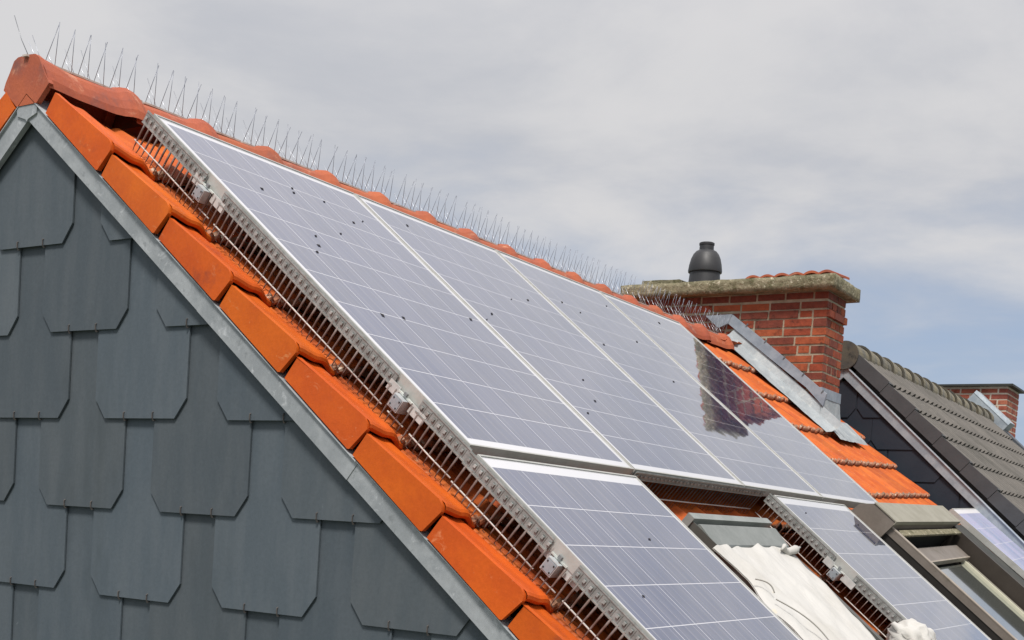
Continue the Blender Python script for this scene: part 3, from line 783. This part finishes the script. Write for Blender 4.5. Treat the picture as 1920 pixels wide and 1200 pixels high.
def bundle():
    m = MB(); n1, n2 = 22, 30; vs = []; fs = []
    c0 = RF(2.13, 2.56, -.055)
    ax = [(RF(1, 0, 0)-RF(0, 0, 0)), (RF(0, 1, 0)-RF(0, 0, 0)), (RF(0, 0, 1)-RF(0, 0, 0))]
    for i in range(n1+1):
        ph = math.pi*i/n1
        for k in range(n2):
            t = 2*math.pi*k/n2
            d = Vector((math.sin(ph)*math.cos(t), math.sin(ph)*math.sin(t), math.cos(ph)))
            r = 1 + .18*noise.noise(d*1.8) + .10*noise.noise(d*4.2+Vector((3, 1, 0))) - .22*(1-min(1, abs(noise.noise(d*2.6+Vector((1, 5, 2))))*7))
            vs.append(c0 + ax[0]*(.118*r*d.x) + ax[1]*(.105*r*d.y) + ax[2]*(.085*r*d.z + .03))
    for i in range(n1):
        for k in range(n2): fs.append((i*n2+k, i*n2+(k+1) % n2, (i+1)*n2+(k+1) % n2, (i+1)*n2+k))
    m.add(vs, fs)
    tag(build('cloth_bundle', m, M['cloth'], None, smooth='all', origin=c0, flip=False), 'bunched up knot of white cloth leaning against the guard', 'cloth bundle')
bundle()
for (v0, v1, amp, lab) in ((2.17, 2.24, .045, 'shorter grey cord looping over the edge of the white cloth'), (2.27, 2.50, .085, 'longer grey cord looping over the edge of the white cloth')):
    m = MB(); pts = []
    for i in range(13):
        t = i/12; pts.append(RF(1.20 + amp*math.sin(t*math.pi*.55), v0 + (v1-v0)*t, -.030+.012*math.sin(t*math.pi)))
    m.tube(pts, .0026, 6); tag(build('cord', m, M['cable'], None, smooth='all', origin=pts[0]), lab, 'cord')

# ------------------------------------------------------------------ next house
nh = tag(empty('house', (XN, 9.6, 0)), 'neighbouring house with dark slate gable and taupe concrete tiled roof', 'house')
LN_ = 5.35
sd = MB()
slates(sd, YN+.045, -.262, .245, lambda r: .20-.215+.136*r, .424, .432, .055, -2.5, 3.2, 18, SN, CN, DN-.175, XN, None, .06)
build('slate_cladding', sd, M['slate_dark'], nh)
w_ = MB(); za = (DN-.2 - XN*SN)/CN; xe = 3.3; ze = (DN-.2-xe*SN)/CN
gp = [(2*XN-xe, -ZO), (2*XN-xe, ze), (XN, za), (xe, ze), (xe, -ZO)]
w_.prism(YF, gp, YN+.046, YN+.16); build('wall', w_, M['near_black'], nh)
w_ = MB(); w_.prism(YF, gp, YN+LN_-.1, YN+LN_); build('wall', w_, M['wall'], nh)
z = MB()
for F in (NF, NL):
    q0 = (XN-(DN-.215)*SN)/CN; q1 = (XN-(DN-.14)*SN)/CN
    z.prism(lambda v, w, y, F=F: F(y, v, w), [(q0, -.215), (4.2, -.215), (4.2, -.147), (q1, -.147)], .012, .03)
    z.prism(lambda v, w, y, F=F: F(y, v, w), [(q1, -.1465), (4.2, -.1465), (4.2, -.138), (q1, -.138)], .000, .05, (1.6, 1.6, 1.6))
build('verge_flashing', z, M['zinc_clean'], nh)
NV0, NVD = .04, .292
for F in (NF, NL):
    for r in range(14 if F is NF else 3):
        m = MB(); vb = NV0 + NVD*(r+1); t = random.uniform(.88, 1.12)
        if r == 0: tp = vb-.40
        else: tp = vb-NVD+.004
        poly = [(tp, -.016), (vb-.008, 0), (vb, -.010), (vb, -.104), (tp, -.110)]
        m.prism(lambda v, w, y, F=F: F(y, v, w), poly, .002-.004*0, .018, (t, t, t))
        m.prism(lambda v, w, y, F=F: F(y, v, w), [(tp, -.028), (vb-.004, -.012), (vb-.004, -.022), (tp, -.040)], .0185, .16, (t, t, t))
        build('verge_tile', m, M['tileNv'], nh)
def nfield(F, rows):
    m = MB(); u0, u1 = .15, LN_-.12
    nP = int((u1-u0)/.15)
    for r in range(rows):
        vb = NV0 + NVD*(r+1)
        for k in range(nP):
            t = random.uniform(.94, 1.06); c = (t, t, t); a = u0+.15*k
            # pan with a raised roll at its side, cut nose
            P8 = [(0, .0), (.018, .020), (.040, .024), (.062, .020), (.080, .002), (.115, -.001), (.15, 0)]
            tp = vb - NVD - (.03 if r else .12)
            for (ua, ha), (ub, hb) in zip(P8[:-1], P8[1:]):
                j = random.uniform(-.001, .001)
                m.add([F(a+ua, tp, -.050+ha), F(a+ub, tp, -.050+hb), F(a+ub, vb, -.026+hb), F(a+ua, vb, -.026+ha)], [(0, 1, 2, 3)], c)
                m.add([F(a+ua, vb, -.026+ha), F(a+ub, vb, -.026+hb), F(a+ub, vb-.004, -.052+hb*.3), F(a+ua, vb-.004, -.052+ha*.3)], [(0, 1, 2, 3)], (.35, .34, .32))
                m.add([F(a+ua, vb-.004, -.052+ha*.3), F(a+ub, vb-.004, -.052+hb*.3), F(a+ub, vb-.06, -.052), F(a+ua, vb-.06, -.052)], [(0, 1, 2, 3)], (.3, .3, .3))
    return m
build('roof', nfield(NF, 14), M['tileN'], nh, smooth=50, flip=False)
build('roof', nfield(NL, 4), M['tileN'], nh, smooth=50, flip=False)
m = MB()
for F in (NF, NL):
    q0 = (XN-(DN-.10)*SN)/CN
    m.box(F, .035, LN_-.05, q0, 4.2, -.24, -.085)
build('roof_deck', m, M['dark'], nh)
# ridge: big half round end, then overlapping half rounds
def half_round(y0, y1, r0, r1, zc, endcap=False):
    m = MB(); n = 14; t = random.uniform(.8, 1.2); c = (t, t, t*.97)
    def ring(y, r, a0=-.25, a1=math.pi+.25): return [G(XN + r*math.cos(a0+(a1-a0)*k/n), y, zc + r*math.sin(a0+(a1-a0)*k/n)) for k in range(n+1)]
    A, B, A2, B2 = ring(y0, r0), ring(y1, r1), ring(y0, r0-.018), ring(y1, r1-.018)
    for k in range(n):
        m.add([A[k], A[k+1], B[k+1], B[k]], [(0, 1, 2, 3)], c); m.add([A2[k], A2[k+1], B2[k+1], B2[k]], [(3, 2, 1, 0)], (.3, .3, .3))
        m.add([A[k], A[k+1], A2[k+1], A2[k]], [(0, 1, 2, 3)], (.4*t, .4*t, .4*t)); m.add([B[k], B[k+1], B2[k+1], B2[k]], [(0, 1, 2, 3)], c)
    if endcap:
        R = [G(XN + r0*1.02*math.cos(2*math.pi*k/28), y0-.004, zc + r0*1.02*math.sin(2*math.pi*k/28)) for k in range(28)]
        R2 = [p + Vector((0, .02, 0)) for p in R]
        m.add(R+R2, [list(range(28)), list(range(55, 27, -1))]+[(k, (k+1) % 28, 28+(k+1) % 28, 28+k) for k in range(28)], (.42, .42, .44))
    build('ridge_tile', m, M['tileNr'], nh, smooth=40, flip=False)
half_round(YN-.005, YN+.36, .108, .100, .215, True)
y = YN+.33; k_ = 0
while y < YN+LN_-.2:
    half_round(y, y+.40, .118, .092, .222); y += .335; k_ += 1
# far coping and chimney
m = MB(); m.box(NF, LN_-.11, LN_+.16, -.40, .14, -.05, .085, (1.15, 1.15, 1.15)); m.box(NF, LN_-.115, LN_-.111, -.40, .14, .05, .088, (2.0, 2.0, 2.0)); m.box(NF, LN_-.112, LN_+.12, .142, 3.5, -.06, -.012, (.25, .25, .27))
build('coping', m, M['zinc_clean'], nh)
ch = MB()
def bc2():
    r = random.random(); return (.34, .085, .048) if r < .5 else ((.27, .062, .040) if r < .8 else (.42, .13, .07))
brick_stack(ch, -.50, .243, YN+5.56, YN+6.25, -.3, .640, hc=.066, ln=.20, joint=.019, cols=bc2, joints_in=.004)
c2 = build('chimney', ch, [M['brick'], M['mortar_pale']], nh)
m = MB(); m.box(G, -.56, .30, YN+5.50, YN+6.31, .641, .664); build('chimney_slab', m, M['near_black'], c2)

# ------------------------------------------------------------------ sky, sun, camera
world = bpy.data.worlds.new("World"); sc.world = world; world.use_nodes = True
nt = world.node_tree; bg = nt.nodes['Background']
SUN = Vector((.27, -.47, .84)).normalized()
sky = nt.nodes.new('ShaderNodeTexSky'); sky.sky_type = 'NISHITA'; sky.sun_disc = False
sky.sun_elevation = math.asin(SUN.z); sky.sun_rotation = math.atan2(SUN.x, SUN.y)
sky.air_density = 1.0; sky.dust_density = 1.0; sky.ozone_density = 1.2
tc = nt.nodes.new('ShaderNodeTexCoord'); sx = nt.nodes.new('ShaderNodeSeparateXYZ'); nt.links.new(tc.outputs['Generated'], sx.inputs[0])
den = mth(nt, 'ADD', mth(nt, 'MAXIMUM', sx.outputs[2], 0), .16)
cb = nt.nodes.new('ShaderNodeCombineXYZ')
nt.links.new(mth(nt, 'DIVIDE', sx.outputs[0], den), cb.inputs[0]); nt.links.new(mth(nt, 'DIVIDE', sx.outputs[1], den), cb.inputs[1])
n1 = noi(nt, 1.5, 7, .55, vec=cb.outputs[0], dist=.35)
n2 = noi(nt, .7, 3, .5, vec=cb.outputs[0])
n3 = noi(nt, 4.5, 6, .6, vec=cb.outputs[0], dist=.2)
sh = mth(nt, 'ADD', mth(nt, 'MULTIPLY', n1, .6), mth(nt, 'ADD', mth(nt, 'MULTIPLY', n2, .25), mth(nt, 'MULTIPLY', n3, .15)))
SKS = .085
cl = mixc(nt, ramp(nt, sh, .40, .60), (5.20, 5.36, 5.80), (6.70, 6.66, 6.78))
hi_ = ramp(nt, sx.outputs[2], .30, .75)
cl = mixc(nt, hi_, cl, (8.4, 8.2, 8.6))
blue = mixc(nt, .25, (3.75, 4.65, 6.35), sky.outputs[0])
cov = ramp(nt, mth(nt, 'ADD', mth(nt, 'MULTIPLY', sx.outputs[2], 2.6), mth(nt, 'MULTIPLY', sh, 1.2)), .78, 1.32)
col = mixc(nt, cov, blue, cl)
nt.links.new(col, bg.inputs[0]); bg.inputs[1].default_value = SKS

sl_ = bpy.data.lights.new('sun', 'SUN'); sl_.energy = 3.2; sl_.angle = math.radians(13.0); sl_.color = (1, .955, .89)
so = bpy.data.objects.new('sun', sl_); COL.objects.link(so); so.rotation_euler = SUN.to_track_quat('Z', 'Y').to_euler(); so.location = (20, -20, 30)

R = Matrix(((0.83928652, 0.54068912, 0.05703867), (0.1016122, -0.05293002, -0.99341501), (-0.53410963, 0.83955565, -0.09936406)))
cam = bpy.data.cameras.new('camera'); co = bpy.data.objects.new('camera', cam); COL.objects.link(co)
rx, ry, rz = Vector(R[0]), -Vector(R[1]), -Vector(R[2])
mw = Matrix((rx, ry, rz)).transposed().to_4x4(); mw.translation = G(3.20941377, -2.85112013, -1.23413243)
co.matrix_world = mw
cam.sensor_fit = 'HORIZONTAL'; cam.sensor_width = 36; cam.lens = 2335.456928521719/1920*36
cam.shift_x = (960-923.0548758426914)/1920; cam.shift_y = (1210.5650151800746-600)/1920
cam.clip_start = .05; cam.clip_end = 3000
sc.camera = co
sc.view_settings.view_transform = 'Standard'; sc.view_settings.look = 'None'; sc.view_settings.exposure = 0.25; sc.view_settings.gamma = 1
sc.render.resolution_x = 1024; sc.render.resolution_y = 640
